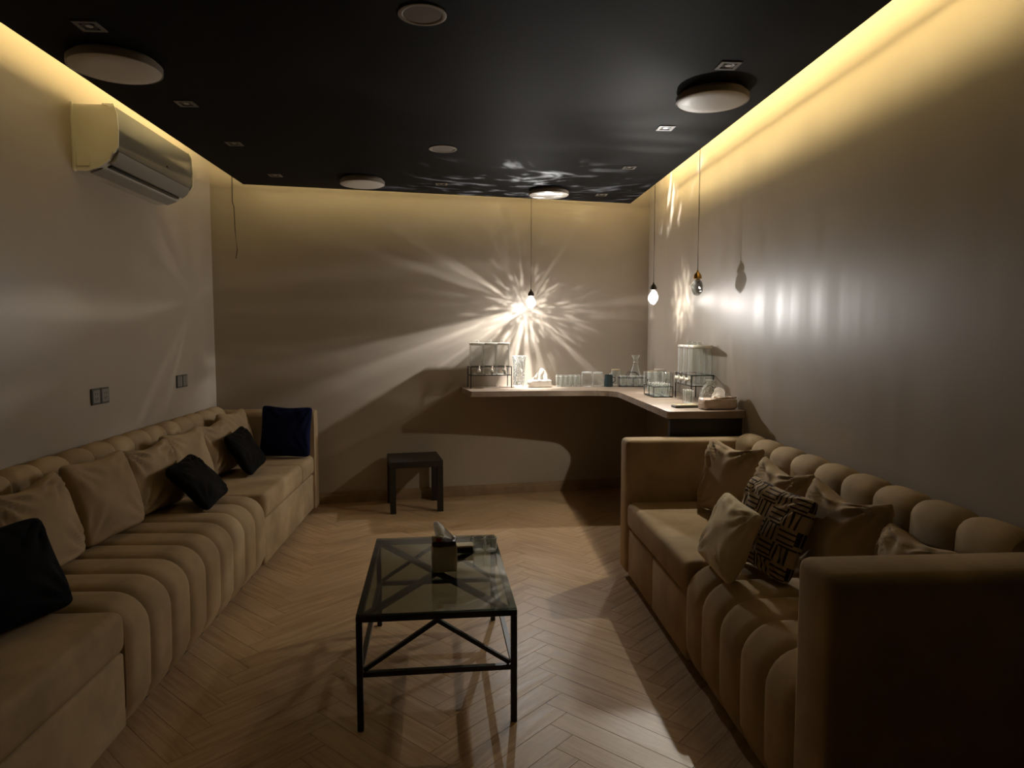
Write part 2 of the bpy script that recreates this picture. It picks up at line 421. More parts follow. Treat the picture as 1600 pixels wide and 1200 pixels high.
bm = plank_bm([(-hx, -hy), (hx, -hy), (hx, hy), (-hx, hy)])
bmesh.ops.recalc_face_normals(bm, faces=bm.faces[:])
pm = bpy.data.meshes.new('plank'); bm.to_mesh(pm); bm.free(); pm.materials.append(M['plank'])
far_bm = bmesh.new(); cands = []
for i in range(-40, 110):
    for j in range(-12, 13):
        for kind in (0, 1):
            p0, q0 = i + kk * j, i - kk * j
            if kind == 0: x0, x1, y0, y1 = p0, p0 + kk, q0, q0 + 1
            else: x0, x1, y0, y1 = p0 + kk, p0 + kk + 1, q0 + 1 - kk, q0 + 1
            cx, cy = to_world((x0 + x1) / 2, (y0 + y1) / 2)
            if not (XL - .5 < cx < XR + .5 and YF - .5 < cy < 7): continue
            ang = PI / 4 if kind == 0 else 3 * PI / 4
            ca, sa = math.cos(ang), math.sin(ang)
            poly = [(cx + x * ca - y * sa, cy + x * sa + y * ca) for x, y in ((-hx, -hy), (hx, -hy), (hx, hy), (-hx, hy))]
            cl = poly
            for a in range(4): cl = clip(cl, rin[a], rin[(a + 1) % 4]) if cl else cl
            if len(cl) < 3: continue
            whole = len(cl) == 4 and all(abs(a[0] - b[0]) + abs(a[1] - b[1]) < 1e-6 for a, b in zip(cl, poly))
            cands.append((cx, cy, ang, cl, whole))
def in_view(c): return -1.45 < c[0] < 1.35 and c[1] > 1.75
vis = sorted([c for c in cands if in_view(c)], key=lambda c: c[1])[:300]
vset = {id(c) for c in vis}
for c in cands:
    cx, cy, ang, cl, whole = c
    if id(c) in vset:
        if whole:
            o = bpy.data.objects.new('plank', pm); C.objects.link(o)
            o.location = (cx, cy, 0)
        else:
            ca, sa = math.cos(-ang), math.sin(-ang)
            loc = [((x - cx) * ca - (y - cy) * sa, (x - cx) * sa + (y - cy) * ca) for x, y in cl]
            o = obj('plank', plank_bm(loc), M['plank'], loc=(cx, cy, 0))
        o.rotation_euler.z = ang; o.parent = fl
    else:
        b2 = plank_bm(cl); me = bpy.data.meshes.new('tmp'); b2.to_mesh(me); b2.free(); far_bm.from_mesh(me); bpy.data.meshes.remove(me)
tag(obj('plank_field', far_bm, M['plank'], fl), kind='stuff')

# ================================================================== SOFAS
def bulge(amp, p=3.0): return lambda t: amp * (1 - abs(2 * t - 1) ** p)
def sofa(name, label, xf, sg, depth, y_near, y_far, rib0, rib1, nrib, cushions, back0, back1, nback, arm_near, arm_far, far_channels):
    """xf = front plane, sg = direction of depth along X; cushions = list of (y0, y1)"""
    root = thing(name, label, 'sofa', (xf + sg * depth / 2, (y_near + y_far) / 2, 0))
    ox, oy = root.location.x, root.location.y
    def pl(y0, y1): return lambda d, z, t: (xf + sg * d - ox, y0 + (y1 - y0) * t - oy, z)
    def bx(d0, d1, y0, y1, z0, z1, bev, seg=3):
        xa, xb = sorted((xf + sg * d0 - ox, xf + sg * d1 - ox))
        return B(xa, xb, y0 - oy, y1 - oy, z0, z1, bev=bev, seg=seg)
    D = depth
    obj('plinth', bx(0.06, D - 0.02, y_near + 0.03, y_far - 0.03, 0.0, 0.05, 0), M['plinth'], root)
    seat = [(D - 0.136, 0.05), (D - 0.136, 0.45)] + [(D - 0.136 - (D - 0.25) * i / 4, 0.45 + 0.004 * math.sin(i / 4 * PI)) for i in range(1, 4)] \
        + arc(0.115, 0.335, 0.115, 90, 180, 7) + [(0.0, 0.22), (0.003, 0.12), (0.022, 0.05)]
    outs = [0, 0.6] + [1] * 3 + [1] * 8 + [1, 1, 0.3]
    rw = (rib1 - rib0) / nrib
    for i in range(nrib):
        y0 = rib0 + i * rw + 0.0008; y1 = y0 + rw - 0.0016
        bm = sweep(bmesh.new(), seat, 12, pl(y0, y1), bulge(0.017, 4.6), outs)
        obj('seat_channel', bm, M['suede'], root, smooth=50)
    for (y0, y1, base_seams) in cushions:
        obj('seat_cushion', bx(-0.012, D - 0.137, y0 + 0.002, y1 - 0.002, 0.315, 0.462, 0.035, 4), M['suede'], root, smooth=180)
        if base_seams is None: continue
        if base_seams and base_seams[0] < y0: y0, base_seams = base_seams[0], []
        ys = [y0] + base_seams + [y1]
        for a, b in zip(ys[:-1], ys[1:]):
            obj('base_panel', bx(0.0, D - 0.137, a + 0.0012, b - 0.0012, 0.045, 0.312, 0.012, 2), M['suede'], root, smooth=180)
    bk = [(D - 0.012, 0.06), (D - 0.012, 0.757)] + arc(D - 0.070, 0.772, 0.058, 0, 165, 8) + [(D - 0.130, 0.70), (D - 0.132, 0.56), (D - 0.132, 0.475), (D - 0.132, 0.06)]
    bo = [0, 0.0] + [0.1, 0.3, 0.7] + [1] * 6 + [1, 0.9, 0.0, 0]
    bw = (back1 - back0) / nback
    for i in range(nback):
        y0 = back0 + i * bw + 0.0008; y1 = y0 + bw - 0.0016
        obj('back_channel', sweep(bmesh.new(), bk, 12, pl(y0, y1), bulge(0.016, 3.0), bo), M['suede'], root, smooth=60)
    def arm(y0, y1):
        obj('arm', bx(-0.012, D - 0.003, y0, y1, 0.045, 0.80, 0.028, 4), M['suede'], root, smooth=180)
    arm(*arm_near)
    if far_channels:
        y0, y1 = arm_far; n = far_channels
        prof = [(y0, 0.045), (y0, 0.74)] + arc(y0 + 0.045, 0.755, 0.045, 180, 90, 4) + arc(y1 - 0.045, 0.755, 0.045, 90, 0, 4) + [(y1, 0.045)]
        for i in range(n):
            d0 = -0.012 + i * (D + 0.005) / n + 0.0006; d1 = -0.012 + (i + 1) * (D + 0.005) / n - 0.0006
            bm = sweep(bmesh.new(), prof, 8, lambda y, z, t, d0=d0, d1=d1: (xf + sg * (d0 + (d1 - d0) * t) - ox, y - oy, z), bulge(0.007, 4.0), [0, 1] + [1] * 10 + [0])
            obj('arm_channel', bm, M['suede'], root, smooth=60)
    else: arm(*arm_far)
    return root
sofa('sofa', 'long taupe suede sofa with channel-tufted middle along the left wall', -1.165, -1, 0.77, 0.85, 5.475,
     2.375, 4.02, 9, [(4.02, 4.95, None), (4.952, 5.335, [4.02]), (1.005, 2.373, [])], 1.0, 5.335, 21, (0.85, 1.0), (5.34, 5.475), 4)
sofa('sofa', 'taupe suede sofa with scalloped tufted back along the right wall', 0.905, 1, 0.73, 1.60, 3.90,
     1.778, 2.70, 5, [(2.702, 3.735, [3.24])], 1.778, 3.735, 9, (1.60, 1.775), (3.738, 3.90), 0)

# ================================================================== CUSHIONS
FRET = []
def fret(u, v):
    """u, v in cells: diagonal key pattern of interlocking bars"""
    a, b = u, v
    i, j = math.floor(a / 10), math.floor(b / 10)
    x, y = int(a % 10), int(b % 10)
    if (i + j) % 2: x, y = y, x
    return (y % 3 == 1 and x < 9) or (x == 9 and y > 1)
def pillow(name, label, bottom, yaw, lean, wdt, hgt, thick, m, seed=0, dip=0.06, roll=0.0, n=26, pinch=0.055, wr=0.005, group=None, cat='cushion', pattern=False):
    """bottom = middle of the resting edge; yaw turns the bottom edge (0: along +X); lean tips the top back along -normal"""
    rs = random.Random(seed); ox, oz = rs.random() * 50, rs.random() * 50
    bm = bmesh.new()
    def P(u, v, side):
        hu, hv = (1 - abs(u) ** 2.2), (1 - abs(v) ** 2.2)
        d = dip if v > 0 else 0.35 * pinch
        cr = 1 - 0.075 * abs(u * v) ** 7
        x = u * wdt / 2 * (1 - pinch * 1.3 * (1 - v * v)) * cr
        z = v * hgt / 2 * cr - math.copysign(1, v) * abs(v) ** 3 * hgt * d * (1 - abs(u) ** 1.7)
        th = thick / 2 * (max(0, hu * hv)) ** 0.42
        # gathers that run in from the corners and along the top edge
        for cu, cv in ((-1, 1), (1, 1), (-1, -1), (1, -1)):
            du, dv = u - cu, v - cv; r = math.hypot(du, dv)
            a = math.atan2(dv * cv, -du * cu)
            th += 1.8 * wr * math.sin(a * 15 + seed + cu * 2 + cv) * math.exp(-(r - 0.45) ** 2 * 5) * min(1, hu * 3) * min(1, hv * 3)
        th += wr * 1.3 * math.sin(13 * u + 5 * v + seed) * max(0, v) ** 2 * min(1, hu * 2) * min(1, hv * 3)
        th += 0.012 * (noise.noise(Vector((u * 1.3 + ox, v * 1.3 + oz, side * 3)))) * min(1, hu * 2) * min(1, hv * 2)
        th = max(th, 0.0) + 0.0015
        return (x, side * th, z + hgt / 2)
    grid = {}
    for s in (-1, 1):
        for i in range(n + 1):
            for j in range(n + 1):
                u, v = math.sin((i / n * 2 - 1) * PI / 2 * .999) * .4 + (i / n * 2 - 1) * .6, math.sin((j / n * 2 - 1) * PI / 2 * .999) * .4 + (j / n * 2 - 1) * .6
                if pattern: u, v = i / n * 2 - 1, j / n * 2 - 1
                grid[s, i, j] = bm.verts.new(P(u, v, s))
        for i in range(n):
            for j in range(n):
                f = bm.faces.new((grid[s, i, j], grid[s, i + 1, j], grid[s, i + 1, j + 1], grid[s, i, j + 1]))
                if pattern and fret(i * 50.0 / n, j * 50.0 / n): f.material_index = 1
    for i in range(n):
        for a, b in (((i, 0), (i + 1, 0)), ((i, n), (i + 1, n)), ((0, i), (0, i + 1)), ((n, i), (n, i + 1))):
            bm.faces.new((grid[-1, a[0], a[1]], grid[-1, b[0], b[1]], grid[1, b[0], b[1]], grid[1, a[0], a[1]]))
    o = obj(name, bm, m, smooth=180)
    o.matrix_world = Matrix.Translation(bottom) @ Euler((0, 0, yaw)).to_matrix().to_4x4() @ Matrix.Rotation(lean, 4, 'X') @ Matrix.Rotation(roll, 4, 'Y')
    return tag(o, label, cat, group)
D2R = PI / 180
# front normal is local -Y; on the left sofa it looks towards +X (yaw 90 deg), on the right towards -X (yaw -90 deg); negative lean tips the top back
ZS = 0.472
left = [
    ((-1.585, 2.72, ZS), 93, 17, 0.50, 0.385, 'tan square cushion nearest the camera, behind the black cushion'),
    ((-1.590, 3.22, ZS), 85, 16, 0.46, 0.385, 'tan square cushion between the nearest tan cushion and the creased one'),
    ((-1.590, 3.69, ZS), 82, 16, 0.44, 0.37, 'creased tan cushion with the dark cushion lying at its right edge'),
    ((-1.590, 4.16, ZS), 84, 15, 0.45, 0.37, 'smooth tan cushion behind the nearer dark brown cushion on the left sofa'),
    ((-1.590, 4.62, ZS), 86, 15, 0.44, 0.36, 'tan cushion behind the farther dark brown cushion on the left sofa'),
    ((-1.595, 5.06, ZS), 84, 15, 0.42, 0.385, 'pale-lit tan cushion beside the navy cushion'),
]
for k, (b, yw, ln, wd, hg, lb) in enumerate(left):
    pillow('cushion', lb, b, yw * D2R, -ln * D2R, wd, hg, 0.14, M['pillow'], seed=k * 7 + 1, dip=(0.12, 0.07, 0.12, 0.08, 0.11, 0.08)[k], wr=(0.008, 0.004, 0.009, 0.004, 0.008, 0.005)[k], group='tan cushions along the left sofa')
pillow('cushion', 'navy velvet cushion against the far arm of the left sofa', (-1.345, 5.205, ZS), 2 * D2R, -8 * D2R, 0.38, 0.385, 0.12, M['pillow_navy'], seed=3, dip=0.05, roll=3 * D2R)
pillow('cushion', 'black cushion leaning at the left edge of the picture', (-1.40, 2.215, ZS), 70 * D2R, -26 * D2R, 0.40, 0.335, 0.13, M['pillow_black'], seed=5, dip=0.03)
pillow('cushion', 'dark brown cushion lying back on the tufted seat channels', (-1.335, 3.80, ZS + 0.012), 90 * D2R, -42 * D2R, 0.38, 0.31, 0.10, M['pillow_dark'], seed=8, dip=0.04, pinch=0.07, roll=-4 * D2R)
pillow('cushion', 'dark brown cushion lying back on the plain far seat', (-1.385, 4.70, ZS + 0.010), 90 * D2R, -31 * D2R, 0.40, 0.31, 0.10, M['pillow_dark'], seed=9, dip=0.04, pinch=0.07, roll=-4 * D2R)
right = [
    ((1.295, 3.375, ZS), -74, 14, 0.42, 0.39, 'tan cushion in the far corner of the right sofa'),
    ((1.305, 2.865, ZS), -88, 14, 0.45, 0.38, 'tan cushion half hidden behind the fret-patterned cushion'),
    ((1.305, 2.375, ZS), -86, 14, 0.47, 0.385, 'large tan cushion with a deep top fold beside the fret-patterned cushion'),
    ((1.305, 1.968, ZS), -91, 14, 0.34, 0.33, 'tan cushion mostly hidden by the near sofa arm'),
]
for k, (b, yw, ln, wd, hg, lb) in enumerate(right):
    pillow('cushion', lb, b, yw * D2R, -ln * D2R, wd, hg, 0.13, M['pillow'], seed=k * 5 + 40, dip=(0.13, 0.16, 0.17, 0.10)[k], wr=0.008, group='tan cushions along the right sofa')
pillow('cushion', 'brown and tan fret-patterned cushion on the right sofa', (1.125, 2.575, ZS + 0.010), -78 * D2R, -20 * D2R, 0.41, 0.34, 0.11, [M['key_light'], M['key_dark']], seed=21, dip=0.05, n=100, pattern=True, wr=0.003, roll=3 * D2R)
pillow('cushion', 'small cream lumbar cushion in front of the fret-patterned one', (0.958, 2.575, ZS + 0.008), -93 * D2R, -24 * D2R, 0.40, 0.29, 0.10, M['pillow_light'], seed=22, dip=0.03, wr=0.004)

# ================================================================== COFFEE TABLE
ct = thing('coffee_table', 'black metal coffee table with a smoked glass top and crossed braces', 'table', (-0.121, 2.824, 0), 2.6 * D2R)
W2, L2, TZ, tb = 0.2825, 0.4515, 0.415, 0.022
for sx in (-1, 1):
    for sy in (-1, 1):
        x, y = sx * (W2 - tb / 2), sy * (L2 - tb / 2)
        obj('leg', B(x - tb / 2, x + tb / 2, y - tb / 2, y + tb / 2, 0.0, TZ - tb - 0.0005, bev=0.0015, seg=1), M['black_metal'], ct)
for s in (-1, 1):
    y = s * (L2 - tb / 2); x = s * (W2 - tb / 2)
    obj('top_rail', B(-W2, W2, y - tb / 2, y + tb / 2, TZ - tb, TZ, bev=0.0015, seg=1), M['black_metal'], ct)
    obj('top_rail', B(x - tb / 2, x + tb / 2, -L2 + tb + .0005, L2 - tb - .0005, TZ - tb, TZ, bev=0.0015, seg=1), M['black_metal'], ct)
    obj('stretcher', B(-W2 + tb + .0005, W2 - tb - .0005, y - 0.009, y + 0.009, 0.195, 0.213), M['black_metal'], ct)
    obj('stretcher', B(x - 0.009, x + 0.009, -L2 + tb + .0005, L2 - tb - .0005, 0.195, 0.213), M['black_metal'], ct)
    for q in (-1, 1):
        obj('end_brace', bar(bmesh.new(), (0, y, TZ - tb - 0.006), (q * (W2 - tb - 0.004), y, 0.219), 0.016, 0.014), M['black_metal'], ct)
obj('top_brace', bar(bmesh.new(), (-W2 + tb, -L2 + tb, TZ - 0.012), (W2 - tb, L2 - tb, TZ - 0.012), 0.030, 0.012), M['black_metal'], ct)
for q in (-1, 1):
    obj('top_brace', bar(bmesh.new(), (q * 0.010, -q * 0.016, TZ - 0.012), (q * (W2 - tb), -q * (L2 - tb), TZ - 0.012), 0.030, 0.012), M['black_metal'], ct)
tag(obj('glass_top', B(-W2 + 0.001, W2 - 0.001, -L2 + 0.001, L2 - 0.001, TZ + 0.0005, TZ + 0.0065, bev=0.001, seg=1), M['table_glass'], ct), 'smoked glass sheet')
TT = TZ + 0.0072
def crumple(bm, amp, sc, seed):
    for v in bm.verts:
        p = v.co * sc + Vector((seed, seed * 2, 0))
        v.co += Vector((noise.noise(p), noise.noise(p + Vector((9, 0, 0))), noise.noise(p + Vector((0, 9, 0))))) * amp
    return bm
def fine_box(x0, x1, y0, y1, z0, z1, n=8, puff=0.0):
    bm = bmesh.new(); box(bm, x0, x1, y0, y1, z0, z1)
    bmesh.ops.subdivide_edges(bm, edges=bm.edges[:], cuts=n, use_grid_fill=True)
    if puff:
        cx, cy, cz = (x0 + x1) / 2, (y0 + y1) / 2, (z0 + z1) / 2
        for v in bm.verts:
            a, b, c = [(v.co[i] - q) / h for i, (q, h) in enumerate(((cx, (x1 - x0) / 2), (cy, (y1 - y0) / 2), (cz, (z1 - z0) / 2)))]
            r = math.sqrt(a * a + b * b + c * c)
            f = 1 - puff * max(0, r - 1.0)
            v.co = Vector((cx + (v.co.x - cx) * f, cy + (v.co.y - cy) * f, max(z0, cz + (v.co.z - cz) * f)))
    return bm
def tissue_sheet(wd, ht, twist, seed, fold=0.35, tip=(0, 0)):
    """a pulled-up sheet: wide gathered foot, folded peak"""
    bm = bmesh.new(); nu, nv = 14, 12; g = {}
    for i in range(nu + 1):
        for j in range(nv + 1):
            u, v = i / nu * 2 - 1, j / nv
            wv = wd / 2 * (0.75 + 0.45 * v - 0.75 * v * v * abs(u))
            x = u * wv + tip[0] * v * v
            y = 0.018 * math.sin(u * 4.2 + seed) * (1 - 0.4 * v) + tip[1] * v * v + 0.012 * noise.noise(Vector((u * 2, v * 2, seed)))
            z = ht * v * (1 - fold * abs(u + 0.25 * math.sin(seed)) ** 1.5)
            c, s = math.cos(twist * v), math.sin(twist * v)
            g[i, j] = bm.verts.new((x * c - y * s, x * s + y * c, z))
    for i in range(nu):
        for j in range(nv): bm.faces.new((g[i, j], g[i + 1, j], g[i + 1, j + 1], g[i, j + 1]))
    bmesh.ops.solidify(bm, geom=bm.faces[:], thickness=0.0012)
    return bm
tp = thing('tissue_pack', 'cream tissue pack with a pulled tissue on the glass coffee table', 'tissue pack', (-0.088, 2.80, TT), 4 * D2R)
obj('wrapper', crumple(fine_box(-0.052, 0.052, -0.040, 0.050, 0, 0.118, 8, 0.10), 0.004, 22, 3), M['pack_cream'], tp, smooth=180)
for v in [o for o in tp.children][0].data.vertices: v.co.z = max(v.co.z, 0.0)
bm = crumple(fine_box(-0.051, 0.051, -0.042, 0.044, 0.110, 0.128, 5, 0.1), 0.006, 30, 5); tag(obj('torn_opening', bm, M['pack_dark'], tp, smooth=180), 'dark torn opening')
tag(obj('printed_flap', crumple(fine_box(-0.052, -0.002, -0.036, 0.0, 0.128, 0.150, 5, 0.15), 0.005, 30, 8), M['pack_cream'], tp, smooth=180), 'folded wrapper flap')
tag(obj('red_mark', crumple(fine_box(-0.034, -0.014, -0.0405, -0.034, 0.130, 0.145, 3, 0.1), 0.001, 30, 8), M['pack_red'], tp), 'red printed mark')
obj('tissue', tissue_sheet(0.105, 0.085, 0.35, 2, 0.5, (-0.030, 0.015)), M['tissue'], tp, loc=(0.010, 0.006, 0.118), smooth=180)
cb = thing('card_box', 'small tan and black box behind the tissue pack', 'box', (-0.012, 3.035, TT), 3 * D2R)
obj('box_body', B(-0.043, 0.043, -0.028, 0.028, 0, 0.024, bev=0.002, seg=1), M['card_black'], cb)
tag(obj('box_lid', B(-0.044, 0.044, -0.029, 0.029, 0.0245, 0.033, bev=0.002, seg=1), M['card_tan'], cb), 'tan lid')
GLASS_ME = {}
def tumbler(name, label, loc, r, h, group=None, taper=0.88, cat='glass', rz=0.0, m='glass', seg=18):
    key = ('t', round(r, 4), round(h, 4), taper, m)
    t = thing(name, label, cat, loc, rz, group)
    if key not in GLASS_ME:
        a = lathe(bmesh.new(), [(r * taper * 0.9, 0.006), (r * taper, 0.010), (r, h), (r * 0.975, h + 0.001), (r * 0.96, h - 0.002), (r * taper * 0.93, 0.014)], seg, close_bottom=False)
        b = lathe(bmesh.new(), [(r * taper * 0.92, 0.0), (r * taper * 0.97, 0.002), (r * taper * 0.97, 0.0055), (r * taper * 0.85, 0.0075)], seg, close_top=True)
        rr = 0.0014
        c = lathe(bmesh.new(), [(r * .98 + rr * math.cos(q * PI / 2), h + 0.0018 + rr * math.sin(q * PI / 2)) for q in range(5)], seg, close_bottom=False)
        for x in (a, b, c): bmesh.ops.recalc_face_normals(x, faces=x.faces[:])
        ma, mb, mc = bpy.data.meshes.new('glass_wall'), bpy.data.meshes.new('glass_base'), bpy.data.meshes.new('rim')
        for x, me in ((a, ma), (b, mb), (c, mc)): x.to_mesh(me); x.free()
        for me, mm in ((ma, m), (mb, 'glass_base'), (mc, 'glass_rim')):
            me.materials.append(M[mm])
            for p in me.polygons: p.use_smooth = True
            me.set_sharp_from_angle(angle=0.8)
        GLASS_ME[key] = (ma, mb, mc)
    for nm, me in zip(('glass_wall', 'glass_base', 'rim'), GLASS_ME[key]):
        o = bpy.data.objects.new(nm, me); C.objects.link(o); o.parent = t
    return t
tumbler('drinking_glass', 'clear tumbler on the coffee table next to the small box', (0.058, 3.03, TT), 0.027, 0.062)
tumbler('drinking_glass', 'clear tumbler at the far right corner of the coffee table', (0.113, 3.035, TT), 0.027, 0.062)

# ================================================================== SIDE TABLE
st = thing('side_table', 'small black square side table by the back wall', 'table', (-0.408, 5.515, 0), 9.5 * D2R)
h = 0.205; lw_ = 0.045
obj('tabletop', B(-h, h, -h, h, 0.355, 0.405, bev=0.003, seg=1), M['dark_wood'], st)
for sx in (-1, 1):
    for sy in (-1, 1):
        x, y = sx * (h - lw_ / 2), sy * (h - lw_ / 2)
        obj('leg', B(x - lw_ / 2, x + lw_ / 2, y - lw_ / 2, y + lw_ / 2, 0, 0.3545, bev=0.002, seg=1), M['dark_wood'], st)

# ================================================================== BAR COUNTER
bc = thing('bar_counter', 'grey oak corner counter with a curved inner edge', 'counter', (0, 0, 0))
front = [(0.052, 5.346), (0.368, 5.372), (0.682, 5.386)]
cur = [(1.009 + 0.0, 5.385)]
for i in range(9):
    a = math.radians(90 - 90 * i / 8); cur.append((1.00 + 0.183 * math.cos(a), 5.20 + 0.183 * math.sin(a)))
poly = [(-0.025, yb(-0.025) - 0.003)] + [(-0.02, 5.70)] + front + cur[1:] + [(1.178, 4.6), (1.173, 3.93), (1.18, 3.915), (XR - 0.003, 3.915), (XR - 0.003, yb(XR - .003) - 0.003)]
obj('countertop', prism(bmesh.new(), poly, BARZ - 0.042, BARZ), M['bar'], bc)
tag(obj('end_panel', B(1.19, XR - 0.018, 3.925, 3.955, 0.0, BARZ - 0.0425), M['dark_wood'], bc), 'dark end support')
BZ = BARZ + 0.0006

# ---- drinks dispensers
def dispenser(label, loc, rz):
    t = thing('drinks_dispenser', label, 'dispenser', loc, rz, 'three-tank drinks dispensers')
    n, wv, dv = 3, 0.107, 0.13
    fr = bmesh.new(); x0, x1 = -n * wv / 2 - 0.010, n * wv / 2 + 0.010; y0, y1 = -dv / 2 - 0.008, dv / 2 + 0.008
    for z in (0.105, 0.175):
        bar(fr, (x0, y0, z), (x1, y0, z), 0.006); bar(fr, (x0, y1, z), (x1, y1, z), 0.006)
        bar(fr, (x0, y0, z), (x0, y1, z), 0.006); bar(fr, (x1, y0, z), (x1, y1, z), 0.006)
    obj('stand_rails', fr, M['black_metal'], t)
    for x in (x0, x1):
        for y in (y0, y1):
            obj('leg', bar(bmesh.new(), (x, y, 0.0), (x, y, 0.178), 0.007), M['black_metal'], t)
    for k in range(n):
        cx = -n * wv / 2 + wv * (k + 0.5)
        a = B(cx - wv / 2 + 0.002, cx + wv / 2 - 0.002, -dv / 2, dv / 2, 0.109, 0.352, bev=0.008, seg=2)
        tk = obj('tank', a, M['acrylic'], t, smooth=40)
        obj('tank_lid', B(cx - wv / 2 + 0.001, cx + wv / 2 - 0.001, -dv / 2 - 0.001, dv / 2 + 0.001, 0.3525, 0.372, bev=0.005, seg=2), M['plastic_white'], t, smooth=40)
        obj('lid_knob', lathe(bmesh.new(), [(0.016, 0.372), (0.018, 0.388), (0.012, 0.394)], 12, cx, 0, 0, close_top=True), M['glass_base'], t, smooth=40)
        sp = lathe(bmesh.new(), [(0.014, 0.0), (0.014, 0.03), (0.010, 0.034)], 10, 0, 0, 0, close_top=True)
        for v in sp.verts: v.co = Vector((cx + v.co.x, -dv / 2 - 0.0005 - v.co.z, 0.145 + v.co.y))
        s = obj('spigot', sp, M['plastic_white'], t, smooth=40)
        lv = bmesh.new(); bar(lv, (cx, -dv / 2 - 0.026, 0.145), (cx, -dv / 2 - 0.028, 0.112), 0.014); bar(lv, (cx, -dv / 2 - 0.022, 0.158), (cx + 0.004, -dv / 2 - 0.03, 0.186), 0.010)
        tag(obj('lever', lv, M['steel'], s), 'grey tap lever')
    return t
dispenser('three-tank clear drinks dispenser at the left end of the counter', (0.205, 5.745, BZ), 9.5 * D2R)
dispenser('three-tank clear drinks dispenser standing by the right wall', (1.555, 4.60, BZ), -90 * D2R)

# ---- vessels
def lathe_thing(name, label, cat, loc, prof, m, group=None, seg=20, rz=0):
    t = thing(name, label, cat, loc, rz, group)
    return t
t = thing('vase', 'tall hammered-glass vase beside the left drinks dispenser', 'vase', (0.452, 5.76, BZ))
obj('vase_wall', lathe(bmesh.new(), [(0.046, 0.012), (0.050, 0.02), (0.050, 0.12), (0.053, 0.20), (0.062, 0.262), (0.060, 0.263), (0.050, 0.20), (0.047, 0.12), (0.046, 0.024)], 22, close_bottom=False), M['hammered'], t, smooth=40)
obj('vase_base', lathe(bmesh.new(), [(0.048, 0), (0.050, 0.003), (0.048, 0.0115)], 22, close_top=True), M['glass_base'], t, smooth=40)
def tissue_packet(label, loc, rz, wd, dp, ht, m, seed, sheet):
    t = thing('tissue_pack', label, 'tissue pack', loc, rz)
    bm = crumple(fine_box(-wd / 2, wd / 2, -dp / 2, dp / 2, 0, ht, 8, 0.16), ht * 0.09, 24, seed)
    for v in bm.verts: v.co.z = max(v.co.z, 0.0)
    obj('wrapper', bm, M[m], t, smooth=180)
    obj('tissue', tissue_sheet(*sheet), M['tissue'], t, loc=(0, 0, ht * 0.9), smooth=180)
    return t
tissue_packet('bright white tissue pack under the lit pendant on the counter', (0.625, 5.75, BZ), 6 * D2R, 0.20, 0.11, 0.062, 'pack', 4, (0.15, 0.105, 0.2, 1, 0.55, (0.03, 0.0)))
tk = tissue_packet('crumpled pinkish tissue pack at the right end of the counter', (1.513, 4.035, BZ), 4 * D2R, 0.215, 0.115, 0.066, 'pack_pink', 11, (0.14, 0.070, 0.3, 3, 0.6, (0.02, 0.01)))
obj('torn_flap', crumple(fine_box(-0.02, 0.10, -0.045, 0.03, 0.064, 0.074, 5, 0.1), 0.006, 30, 7), M['pack_pink'], tk, smooth=180)
# row of small glasses
ORD = ('first', 'second', 'third', 'fourth', 'fifth')
G1 = 'small tumblers in a row on the back counter'
for k in range(5):
    tumbler('drinking_glass', ORD[k] + ' small tumbler from the white tissue pack in the front row', (0.785 + k * 0.043, 5.775 + k * 0.007, BZ), 0.0195, 0.085, G1, 0.92, seg=14)
for k in range(5):
    tumbler('drinking_glass', ORD[k] + ' small tumbler from the white tissue pack in the back row', (0.792 + k * 0.043, 5.835 + k * 0.007, BZ), 0.0195, 0.092, G1, 0.92, seg=14)
def jar(label, loc, r, h, lid='glass_base'):
    t = thing('glass_jar', label, 'jar', loc, 0, 'glass jars beside the dark cup')
    obj('jar_wall', lathe(bmesh.new(), [(r * .9, 0.0), (r, 0.006), (r, h * 0.82), (r * 0.86, h * 0.93), (r * 0.86, h)], 20), M['glass'], t, smooth=40)
    tag(obj('jar_lid', lathe(bmesh.new(), [(r * 0.92, h + 0.0005), (r * 0.92, h + 0.010), (r * 0.5, h + 0.012)], 20, close_top=True), M[lid], t, smooth=40), 'flat lid')
    obj('jar_rib', lathe(bmesh.new(), [(r * 1.005, h * 0.30), (r * 1.02, h * 0.32), (r * 1.005, h * 0.34)], 20, close_bottom=False), M['glass_base'], t, smooth=40)
jar('lidded glass jar nearer the row of small tumblers', (1.034, 5.80, BZ), 0.050, 0.112)
jar('lidded glass jar next to the dark teal cup', (1.135, 5.835, BZ), 0.046, 0.108, 'glass_base')
t = thing('cup', 'dark teal cup on the counter between the jars and the wire tray', 'cup', (1.212, 5.765, BZ))
obj('cup_body', lathe(bmesh.new(), [(0.034, 0), (0.038, 0.004), (0.037, 0.05), (0.034, 0.10), (0.032, 0.10), (0.034, 0.05), (0.034, 0.008)], 20, close_top=True), M['teal_cup'], t, smooth=40)
obj('cup_handle', tube(bmesh.new(), [(0.036, 0, 0.08), (0.055, 0, 0.075), (0.058, 0, 0.05), (0.037, 0, 0.03)], 0.004), M['teal_cup'], t, smooth=40)
